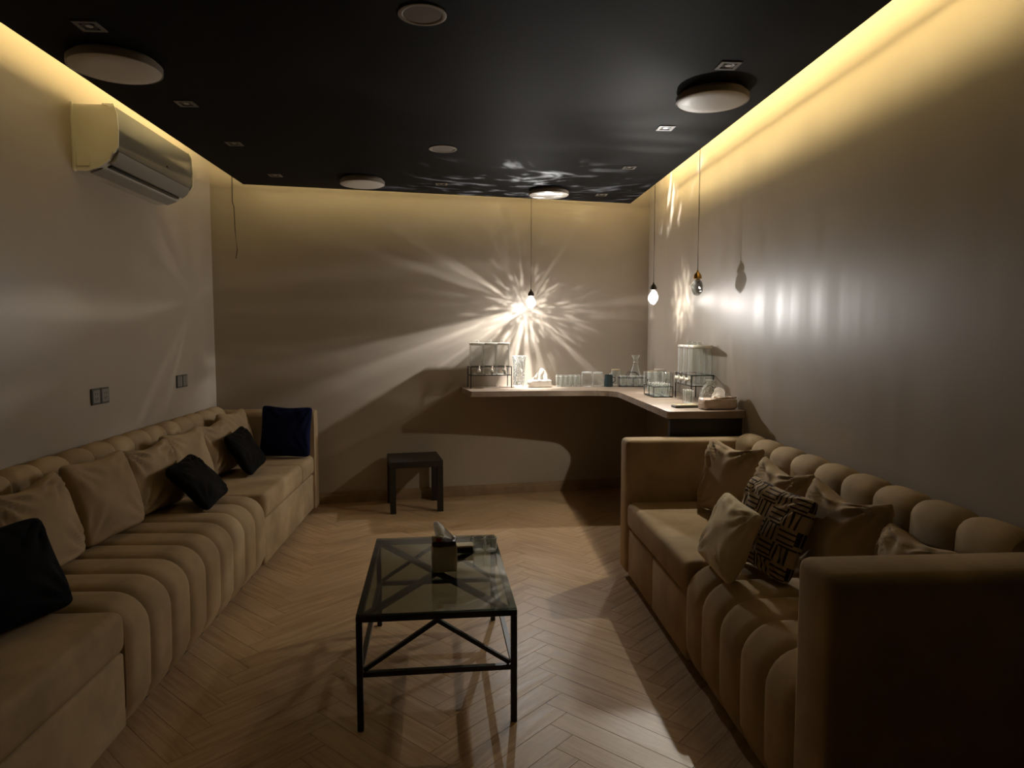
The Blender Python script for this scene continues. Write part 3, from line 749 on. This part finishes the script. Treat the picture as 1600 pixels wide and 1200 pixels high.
# wire trays
def wire_tray(label, loc, rz, lx, ly, h):
    t = thing('wire_tray', label, 'tray', loc, rz, 'black wire trays on the counter')
    for z, nm in ((0.004, 'bottom_rim'), (h, 'top_rim')):
        fr = bmesh.new()
        for a, b in (((-lx, -ly), (lx, -ly)), ((lx, -ly), (lx, ly)), ((lx, ly), (-lx, ly)), ((-lx, ly), (-lx, -ly))): bar(fr, (a[0], a[1], z), (b[0], b[1], z), 0.005)
        obj(nm, fr, M['black_metal'], t)
    for x in (-lx, 0, lx):
        for y in (-ly, ly):
            obj('upright', bar(bmesh.new(), (x, y, 0.0065), (x, y, h - 0.0025), 0.0045), M['black_metal'], t)
    for y in (-ly, ly):
        obj('handle', tube(bmesh.new(), [(-lx * .5, y, h + .0025), (-lx * .25, y, h + 0.045), (lx * .25, y, h + 0.045), (lx * .5, y, h + .0025)], 0.0025), M['black_metal'], t)
    obj('tray_floor', B(-lx + .003, lx - .003, -ly + .003, ly - .003, 0.002, 0.0045), M['black_metal'], t)
wire_tray('black wire tray of glasses in the corner of the counter', (1.42, 5.775, BZ), -8 * D2R, 0.115, 0.062, 0.075)
wire_tray('black wire tray of glasses in front of the right drinks dispenser', (1.395, 4.90, BZ), 90 * D2R, 0.13, 0.068, 0.075)
def in_tray(loc, rz, x, y): c, s = math.cos(rz), math.sin(rz); return (loc[0] + x * c - y * s, loc[1] + x * s + y * c, loc[2] + 0.0052)
for k in range(8):
    tumbler('drinking_glass', ORD[k % 4] + ' short glass from the left in the ' + ('front', 'back')[k // 4] + ' row of the corner wire tray', in_tray((1.42, 5.775, BZ), -8 * D2R, -0.078 + (k % 4) * 0.052, -0.028 + (k // 4) * 0.056), 0.023, 0.083, 'glasses in the corner wire tray', 0.85, seg=14)
for k in range(8):
    tumbler('drinking_glass', ORD[k % 4] + ' short glass from the camera in the ' + ('wall-side', 'room-side')[k // 4] + ' row of the right wire tray', in_tray((1.395, 4.90, BZ), 90 * D2R, -0.092 + (k % 4) * 0.061, -0.031 + (k // 4) * 0.062), 0.027, 0.085, 'glasses in the right wire tray', 0.85, seg=14)
t = thing('carafe', 'flared-neck glass carafe behind the corner wire tray', 'carafe', (1.478, 5.905, BZ))
obj('carafe_wall', lathe(bmesh.new(), [(0.040, 0.0), (0.046, 0.006), (0.046, 0.09), (0.028, 0.15), (0.018, 0.19), (0.019, 0.225), (0.036, 0.262), (0.034, 0.262), (0.017, 0.225)], 20), M['glass'], t, smooth=50)
obj('carafe_collar', lathe(bmesh.new(), [(0.0205, 0.195), (0.0225, 0.2), (0.0205, 0.205)], 20, close_bottom=False), M['glass_base'], t, smooth=50)
def jug(label, loc, r, h, lidm, rz, group):
    t = thing('glass_jug', label, 'jug', loc, rz, group)
    obj('jug_wall', lathe(bmesh.new(), [(r * .85, 0.0), (r * .92, 0.006), (r, h * 0.5), (r * .92, h), (r * .89, h), (r * .96, h * .5), (r * .87, 0.01)], 20), M['glass'], t, smooth=50)
    tag(obj('jug_lid', lathe(bmesh.new(), [(r * .9, h + 0.0005), (r * .98, h + 0.004), (r * .98, h + 0.011), (r * .4, h + 0.013)], 20, close_top=True), M[lidm], t, smooth=50), 'round lid')
    obj('jug_handle', tube(bmesh.new(), [(r * .96, 0, h * .85), (r * 1.5, 0, h * .8), (r * 1.55, 0, h * .45), (r * 1.0, 0, h * .3)], 0.005), M['glass_base'], t, smooth=50)
jug('bamboo-lidded glass jug at the back behind the corner tray', (1.315, 5.95, BZ), 0.040, 0.125, 'cork', 200 * D2R, 'lidded glass jugs')
jug('bamboo-lidded glass jug in the wall corner', (1.573, 5.70, BZ), 0.040, 0.125, 'cork', 20 * D2R, 'lidded glass jugs')
jug('white-lidded glass jug ahead of the corner tray', (1.555, 5.42, BZ), 0.048, 0.155, 'plastic_white', 160 * D2R, 'lidded glass jugs')
for k, (x, y, hh) in enumerate(((1.50, 5.25, 0.15), (1.565, 5.215, 0.15), (1.46, 5.335, 0.145), (1.46, 5.455, 0.14), (1.525, 5.145, 0.15))):
    tumbler('drinking_glass', ('highball glass beside the right wire tray at the front of its cluster', 'highball glass against the right wall in its cluster', 'highball glass at the room side of its cluster', 'shortest highball glass of its cluster, farthest from the camera', 'highball glass nearest the right dispenser')[k], (x, y, BZ), 0.027, hh, 'highball glasses in a cluster', 0.9, seg=16)
# fluted glass dish leaning by the wall
t = thing('glass_bowl', 'upturned fluted glass bowl by the right wall', 'bowl', (1.566, 4.315, BZ))
bm = lathe(bmesh.new(), [(0.068, 0.0), (0.067, 0.02), (0.060, 0.07), (0.045, 0.11), (0.024, 0.135), (0.022, 0.145)], 28, close_bottom=False, close_top=True)
for v in bm.verts:
    a = math.atan2(v.co.y, v.co.x); f = 1 + 0.035 * math.cos(14 * a); v.co.x *= f; v.co.y *= f
obj('bowl_wall', bm, M['hammered'], t, smooth=50)
obj('bowl_foot', lathe(bmesh.new(), [(0.025, 0.1455), (0.030, 0.150), (0.028, 0.154)], 20, close_top=True), M['glass_base'], t, smooth=50)
for k, (x, y) in enumerate(((1.44, 4.385), (1.425, 4.30))):
    tumbler('drinking_glass', ('tumbler beside the fluted bowl, nearer the right dispenser', 'tumbler beside the fluted bowl, nearer the pinkish tissue pack')[k], (x, y, BZ), 0.027, 0.085, 'tumblers beside the fluted bowl', 0.88, seg=16)
t = thing('serving_tray', 'small dark olive slab tray at the front edge of the counter', 'tray', (1.345, 4.135, BZ), 6 * D2R)
obj('tray_slab', B(-0.075, 0.075, -0.035, 0.035, 0, 0.014, bev=0.003, seg=1), M['tray'], t)
obj('tray_pad', B(-0.070, 0.070, -0.030, 0.030, 0.0142, 0.018, bev=0.002, seg=1), M['card_tan'], t)
t = thing('remote_control', 'black remote control behind the pinkish tissue pack by the wall', 'remote', (1.585, 4.16, BZ), 70 * D2R)
obj('remote_body', B(-0.075, 0.075, -0.02, 0.02, 0, 0.016, bev=0.004, seg=2), M['card_black'], t, smooth=40)
obj('remote_keys', B(-0.05, 0.03, -0.012, 0.012, 0.0162, 0.018, bev=0.0006, seg=1), M['plate_in'], t)

# ================================================================== PENDANTS
def stone(seed, hgt, r):
    rs = random.Random(seed); bm = bmesh.new(); pts = []
    for lv, (z, rr, n) in enumerate(((0.0, 0.25, 3), (-0.16, 0.62, 6), (-0.42, 0.96, 7), (-0.70, 0.86, 6), (-0.92, 0.46, 5), (-1.0, 0.12, 3))):
        for k in range(n):
            a = 2 * PI * (k + 0.5 * (lv % 2)) / n + rs.uniform(-.2, .2); q = rr * r * rs.uniform(.88, 1.08)
            pts.append(bm.verts.new((q * math.cos(a), q * math.sin(a), (z + rs.uniform(-.035, .035)) * hgt)))
    r_ = bmesh.ops.convex_hull(bm, input=pts)
    bmesh.ops.delete(bm, geom=[x for x in r_['geom_interior'] if isinstance(x, bmesh.types.BMVert)], context='VERTS')
    bmesh.ops.dissolve_limit(bm, angle_limit=0.12, verts=bm.verts[:], edges=bm.edges[:])
    return bm
def sparkle(ld, axis, seed, near=9.0, s=(1.4, 3.0, 3.5), beams=(), floor_gain=1.0, up_gain=0.5, down=None, axis2=None, near2=6.0, below=1.0, ceil_gain=0.0, wall_only=False, opposite=0.0, lobe=None, close=(0.12, 0.6)):
    """direction-dependent output of a cut-crystal lamp: rays thrown in streaks round the axis that points to the nearest wall"""
    ld.use_nodes = True; nt = ld.node_tree; t = NT(nt)
    em = [n for n in nt.nodes if n.type == 'EMISSION'][0]
    d = t.new('ShaderNodeTexCoord').outputs['Normal']
    ax = Vector(axis).normalized(); e1 = Vector((0, 0, 1)).cross(ax).normalized() * -1; e2 = Vector((0, 0, 1))
    c = t.dot(d, tuple(ax)); u = t.dot(d, tuple(e1)); v = t.dot(d, tuple(e2))
    r = t.math('MAXIMUM', t.math('SQRT', t.math('ADD', t.math('MULTIPLY', u, u), t.math('MULTIPLY', v, v))), 1e-4)
    cu, cv = t.math('DIVIDE', u, r), t.math('DIVIDE', v, r)
    ring = t.comb(cu, cv, 0.0)
    def streak(k, kz, lo, hi, sd):
        vec = t.comb(t.math('MULTIPLY_ADD', cu, k, sd), t.math('MULTIPLY_ADD', cv, k, sd * 2), t.math('MULTIPLY', c, kz))
        return t.smooth(t.noise(vec, 1.0, 2.0, 0.55, 0.4), lo, hi)
    cpos = t.math('MAXIMUM', c, 0.0)
    nearm = t.smooth(c, *close)
    base = t.math('DIVIDE', 1.0, t.math('MULTIPLY_ADD', t.math('MULTIPLY', cpos, cpos), near, 1.0))
    soft = t.math('DIVIDE', 1.0, t.math('MULTIPLY_ADD', t.math('MULTIPLY', cpos, cpos), 7.0, 1.0))
    a = t.math('MULTIPLY', streak(4.6, 2.0, 0.54, 0.70, seed), s[0])
    b = t.math('MULTIPLY', t.math('MULTIPLY', streak(13.0, 6.0, 0.56, 0.66, seed + 5), nearm), s[1])
    sp = t.math('MULTIPLY', t.math('MULTIPLY', t.smooth(t.noise(t.vadd(d, (seed, 0, 0)), 24.0, 2.0, 0.5, 1.5), 0.58, 0.66), t.smooth(c, 0.55, 0.9)), s[2])
    glint = t.math('MULTIPLY', t.math('ADD', b, sp), soft)
    if wall_only: a = t.math('MULTIPLY', a, t.smooth(c, -0.25, 0.2))
    tot = t.math('ADD', 0.55, a)
    if opposite:
        op = t.math('MULTIPLY', streak(6.0, 7.0, 0.53, 0.70, seed + 11), t.smooth(t.math('MULTIPLY', c, -1.0), 0.35, 0.75))
        tot = t.math('ADD', tot, t.math('MULTIPLY', op, opposite))
    if axis2:
        c2 = t.math('MAXIMUM', t.dot(d, tuple(Vector(axis2).normalized())), 0.0)
        base = t.math('DIVIDE', base, t.math('MULTIPLY_ADD', t.math('MULTIPLY', c2, c2), near2, 1.0))
    for (deg, wd, amp, c0, c1) in beams:
        q = t.dot(ring, (math.cos(math.radians(deg)), math.sin(math.radians(deg)), 0))
        lo = math.cos(math.radians(wd)); hi = math.cos(math.radians(wd * 0.45))
        g_ = t.math('MULTIPLY', t.smooth(q, lo, hi), t.math('MULTIPLY', t.smooth(c, c0 - 0.08, c0), t.math('SUBTRACT', 1.0, t.smooth(c, c1, c1 + 0.1))))
        tot = t.math('ADD', tot, t.math('MULTIPLY', g_, amp))
    z = t.sep(d)[2]
    vert = t.math('ADD', t.math('MULTIPLY', t.smooth(z, -0.1, -0.7), 0.0), 1.0)
    upf = t.lerp(z, 0.0, 0.9, 1.0, up_gain)
    dnf = t.lerp(z, 0.0, -0.7, 1.0, floor_gain)
    tot = t.math('MULTIPLY', t.math('MULTIPLY_ADD', tot, base, glint), t.math('MULTIPLY', upf, dnf))
    if lobe:      # gain lobe added to brighten the glow on the right wall
        q = t.dot(d, tuple(Vector(lobe[0]).normalized())); tot = t.math('MULTIPLY', tot, t.lerp(t.smooth(q, lobe[1], lobe[2]), 0, 1, 1.0, lobe[3]))
    if below != 1.0: tot = t.math('MULTIPLY', tot, t.lerp(z, -0.90, -0.985, 1.0, below))
    if ceil_gain:
        st = t.smooth(t.noise(t.vadd(t.vmul(d, (4.0, 11.0, 5.0)), (seed * 3, 1, 0)), 1.0, 3.0, 0.6, 1.6), 0.53, 0.70)
        cg = t.math('MULTIPLY', t.math('MULTIPLY', st, t.smooth(z, 0.42, 0.62)), ceil_gain)
        tot = t.math('ADD', tot, t.math('MULTIPLY', cg, t.smooth(t.math('MULTIPLY', c, -1.0), 0.05, 0.35)))
    if down: tot = t.math('MULTIPLY', tot, t.smooth(t.math('MULTIPLY', z, -1.0), *down))
    t.put(em.inputs[1], tot)
def pendant(label, loc, seed, lit, power=0, axis=None, soft_r=0.012, **kw):
    x, y, z = loc
    t = thing('pendant_lamp', label, 'lamp', (x, y, z), 0, 'crystal pendant lamps')
    obj('cord', tube(bmesh.new(), [(0, 0, 0.05), (0.001, 0, 0.4), (0, 0, ZC - z - 0.012)], 0.0022), M['cable'], t)
    obj('ceiling_rose', lathe(bmesh.new(), [(0.035, ZC - z - 0.018), (0.04, ZC - z - 0.012), (0.04, ZC - z - 0.0005)], 16, close_top=True), M['brass'], t)
    obj('cap', lathe(bmesh.new(), [(0.026, 0.001), (0.025, 0.018), (0.017, 0.034), (0.007, 0.044), (0.005, 0.056)], 16, close_top=True), M['brass'] if not lit else M['cable'], t, smooth=40)
    obj('crystal', stone(seed, 0.105, 0.043), M['crystal_lit'] if lit else M['crystal'], t)
    if power:
        ld = bpy.data.lights.new('bulb', 'POINT'); ld.energy = PENDANT_W[power]; ld.color = PENDANT_COL[power]; ld.shadow_soft_size = soft_r
        lo = bpy.data.objects.new('bulb', ld); C.objects.link(lo); lo.parent = t; lo.location = (0, 0, -0.092 if lit else -0.012)
        sparkle(ld, axis, seed, **kw)
    return t
NB = (-math.sin(math.atan(0.167)), math.cos(math.atan(0.167)), 0)
pendant('lit crystal pendant hanging close to the back wall over the counter', (0.552, 5.76, 1.70), 4, True, 'back', NB, near=24.0, s=(1.5, 1.35, 1.7), up_gain=0.3, floor_gain=1.2, below=4.0, ceil_gain=14.0, wall_only=True, lobe=((0.43, -0.90, -0.04), 0.80, 0.985, 2.5),
        beams=[(207, 9, 3.0, 0.12, 0.75), (197, 5, 2.5, 0.15, 0.7), (216, 4, 2.0, 0.2, 0.8), (150, 4, 2.0, 0.28, 0.5), (255, 7, 2.2, 0.2, 0.8), (272, 5, 2.0, 0.2, 0.85), (286, 4, 1.6, 0.2, 0.8), (318, 3, 1.0, 0.15, 0.7)])
pendant('lit crystal pendant near the corner of the two walls', (1.415, 5.14, 1.715), 9, True, 'corner', (1, 0, 0), near=110.0, s=(0.8, 3.2, 2.6), floor_gain=0.55, soft_r=0.028, axis2=NB, near2=9.0, opposite=0.9, close=(0.5, 0.85))
pendant('dark smoky crystal pendant with brass cap by the right wall', (1.47, 4.315, 1.735), 13, False, 'side', (1, 0, 0), near=400.0, s=(0.3, 0.2, 0.0), up_gain=0.0, down=(0.22, 0.62))

# ================================================================== CEILING FITTINGS
def disc_light(label, x, y, r):
    t = thing('ceiling_light', label, 'ceiling light', (x, y, ZP), 0, 'round flush ceiling lights')
    obj('base', lathe(bmesh.new(), [(r * .9, -0.012), (r * .9, -0.0005)], 40, close_top=True), M['rim'], t, smooth=40)
    obj('rim', lathe(bmesh.new(), [(r * .83, -0.0125), (r * .985, -0.0125), (r, -0.015), (r, -0.036), (r * .985, -0.038), (r * .975, -0.036), (r * .975, -0.018), (r * .83, -0.0155)], 40, close_bottom=False), M['rim'], t, smooth=40)
    obj('diffuser', lathe(bmesh.new(), [(0.02, -0.0415), (r * .6, -0.041), (r * .93, -0.039), (r * .972, -0.035), (r * .972, -0.019)], 40, close_top=True), M['diffuser'], t, smooth=60)
disc_light('round ceiling light above the air conditioner', -1.33, 2.83, 0.165)
disc_light('round ceiling light near the right cove', 1.085, 3.04, 0.155)
disc_light('round ceiling light at the left of the back edge of the panel', -0.69, 4.86, 0.15)
disc_light('round ceiling light above the lit pendant on the back wall', 0.622, 5.14, 0.148)
def speaker(label, x, y, r):
    t = thing('ceiling_speaker', label, 'speaker', (x, y, ZP), 0, 'round flush ceiling speakers')
    obj('trim_ring', lathe(bmesh.new(), [(r * .80, -0.0005), (r * .80, -0.004), (r * .86, -0.006), (r, -0.004), (r, -0.0005)], 36, close_bottom=False), M['rim'], t, smooth=50)
    obj('grille', lathe(bmesh.new(), [(0.01, -0.004), (r * .79, -0.003), (r * .79, -0.0005)], 36, close_top=True), M['grille'], t, smooth=50)
speaker('round flush ceiling speaker at the top of the picture', -0.133, 2.365, 0.08)
speaker('round flush ceiling speaker farther back in the panel', -0.118, 4.035, 0.08)
spots = [(-1.269, 2.53, 'above the nearest round light on the left'), (-1.261, 3.331, 'above the middle of the air conditioner'), (-1.265, 4.004, 'at the far end of the air conditioner'), (-1.25, 4.777, 'nearest the back left corner of the panel'),
         (1.033, 2.722, 'in front of the right round light'), (1.029, 3.555, 'just behind the right round light'), (1.044, 4.403, 'above the unlit pendant'), (1.041, 5.27, 'nearest the back right corner of the panel'), (-0.157, 4.97, 'between the two back round lights')]
for x, y, wh in spots:
    t = thing('downlight', 'small square recessed downlight ' + wh, 'downlight', (x, y, ZP), 0, 'square recessed downlights')
    bm = bmesh.new(); s = 0.041; q = 0.026
    for a in ((-s, s, -s, -q), (-s, s, q, s), (-s, -q, -q, q), (q, s, -q, q)): box(bm, a[0], a[1], a[2], a[3], -0.004, -0.0005)
    obj('frame', bm, M['spot_trim'], t)
    obj('reflector', lathe(bmesh.new(), [(0.014, -0.0008), (0.0255, -0.0035)], 16), M['spot_dark'], t)
    obj('lens', lathe(bmesh.new(), [(0.012, -0.0025), (0.012, -0.0012)], 12), M['steel'], t)

# ================================================================== AIR CONDITIONER
ay0, ay1 = 3.665, 4.60
ac = thing('air_conditioner', 'white split air conditioner high on the left wall', 'air conditioner', (XL, (ay0 + ay1) / 2, 2.205))
hl = (ay1 - ay0) / 2
body = [(0.002, 0.0), (0.002, 0.325), (0.165, 0.325), (0.185, 0.315), (0.188, 0.10), (0.168, 0.055), (0.12, 0.02), (0.06, 0.0)]
obj('housing', sweep(bmesh.new(), body, 1, lambda d, z, t: (d, -hl + 2 * hl * t, z)), M['plastic_white'], ac, smooth=30)
fp = [(0.1885, 0.105), (0.1865, 0.318), (0.192, 0.324), (0.203, 0.318), (0.213, 0.28), (0.217, 0.20), (0.213, 0.13), (0.205, 0.105)]
obj('front_panel', sweep(bmesh.new(), fp, 1, lambda d, z, t: (d, -hl - 0.002 + (2 * hl + 0.004) * t, z)), M['ac_front'], ac, smooth=30)
for s in (-1, 1):
    cap = [(0.150, 0.328), (0.206, 0.328), (0.220, 0.28), (0.224, 0.20), (0.219, 0.115), (0.198, 0.085), (0.19, 0.10), (0.19, 0.30), (0.176, 0.318), (0.150, 0.321)]
    obj('end_trim', sweep(bmesh.new(), cap, 1, lambda d, z, t, s=s: (d, s * (hl + 0.003) + 0.010 * t * s, z)), M['plastic_white'], ac, smooth=30)
bnd = [(0.190, 0.098), (0.209, 0.100), (0.196, 0.062), (0.165, 0.038), (0.160, 0.046), (0.176, 0.066)]
obj('vane', sweep(bmesh.new(), bnd, 1, lambda d, z, t: (d, -hl + 0.02 + (2 * hl - 0.04) * t, z)), M['ac_vane'], ac, smooth=40)
obj('outlet_slot', bar(bmesh.new(), (0.144, -hl + 0.05, 0.034), (0.144, hl - 0.05, 0.034), 0.020, 0.012), M['spot_dark'], ac)
obj('lower_vane', sweep(bmesh.new(), [(0.128, 0.020), (0.124, 0.014), (0.07, -0.006), (0.064, -0.002)], 1, lambda d, z, t: (d, -hl + 0.02 + (2 * hl - 0.04) * t, z)), M['ac_vane'], ac)
obj('sensor', B(0.2135, 0.2195, 0.10, 0.125, 0.150, 0.160), M['spot_dark'], ac)
obj('side_clip', B(0.012, 0.075, -hl - 0.006, -hl - 0.0005, 0.022, 0.085, bev=0.003, seg=1), M['plastic_white'], ac)
obj('mounting_plate', B(0.001, 0.010, -hl - 0.02, -hl - 0.0005, -0.006, 0.33), M['plastic_white'], ac)

# ================================================================== WALL SOCKETS
def socket(label, yc, zc_, kind):
    t = thing('wall_socket', label, 'socket', (XL, yc, zc_))
    for k, s in enumerate((-1, 1)):
        y = s * 0.0445
        p = obj('plate', B(0.0005, 0.009, y - 0.043, y + 0.043, -0.043, 0.043, bev=0.002, seg=1), M['plate_grey'], t)
        ins = obj('insert', B(0.0092, 0.0108, y - 0.033, y + 0.033, -0.033, 0.033, bev=0.0006, seg=1), M['plate_in'], p)
        if kind == 'outlet':
            for dy, dz in ((-0.010, 0.014), (0.010, 0.014), (-0.011, -0.010), (0.011, -0.010), (0.0, -0.018)):
                obj('pin_hole', B(0.0109, 0.0115, y + dy - 0.002, y + dy + 0.002, dz - 0.005, dz + 0.005), M['spot_dark'], p)
        else:
            obj('rocker_gap', B(0.0109, 0.0115, y - 0.0006, y + 0.0006, -0.033, 0.033), M['spot_dark'], p)
socket('double grey power outlet on the left wall, nearer the camera', 3.80, 1.062, 'outlet')
socket('double grey switch plate on the left wall, nearer the corner', 4.87, 1.066, 'switch')

# ================================================================== LOOSE WIRES
wx = -1.78
bm = tube(bmesh.new(), [(wx, yb(wx) - 0.008, ZC - 0.001), (wx + .002, yb(wx) - 0.010, 2.55), (wx, yb(wx) - 0.008, 2.40), (wx + .012, yb(wx) - 0.012, 2.36), (wx + 0.015, yb(wx) - 0.010, 2.18), (wx + 0.026, yb(wx) - 0.008, 2.03), (wx + 0.014, yb(wx) - 0.010, 1.97)], 0.003)
tag(obj('hanging_wire', bm, M['cable']), 'loose wire hanging down the back wall near the left corner', 'wire')
bm = tube(bmesh.new(), [(1.50, yb(1.5) - 0.02, ZC - 0.001), (1.50, yb(1.5) - 0.02, 2.64), (1.47, yb(1.5) - 0.03, 2.60), (1.40, yb(1.4) - 0.03, 2.63), (1.36, yb(1.4) - 0.03, 2.61)], 0.004)
tag(obj('hanging_wire', bm, M['cable_white']), 'short loose wire end in the cove above the right corner', 'wire')
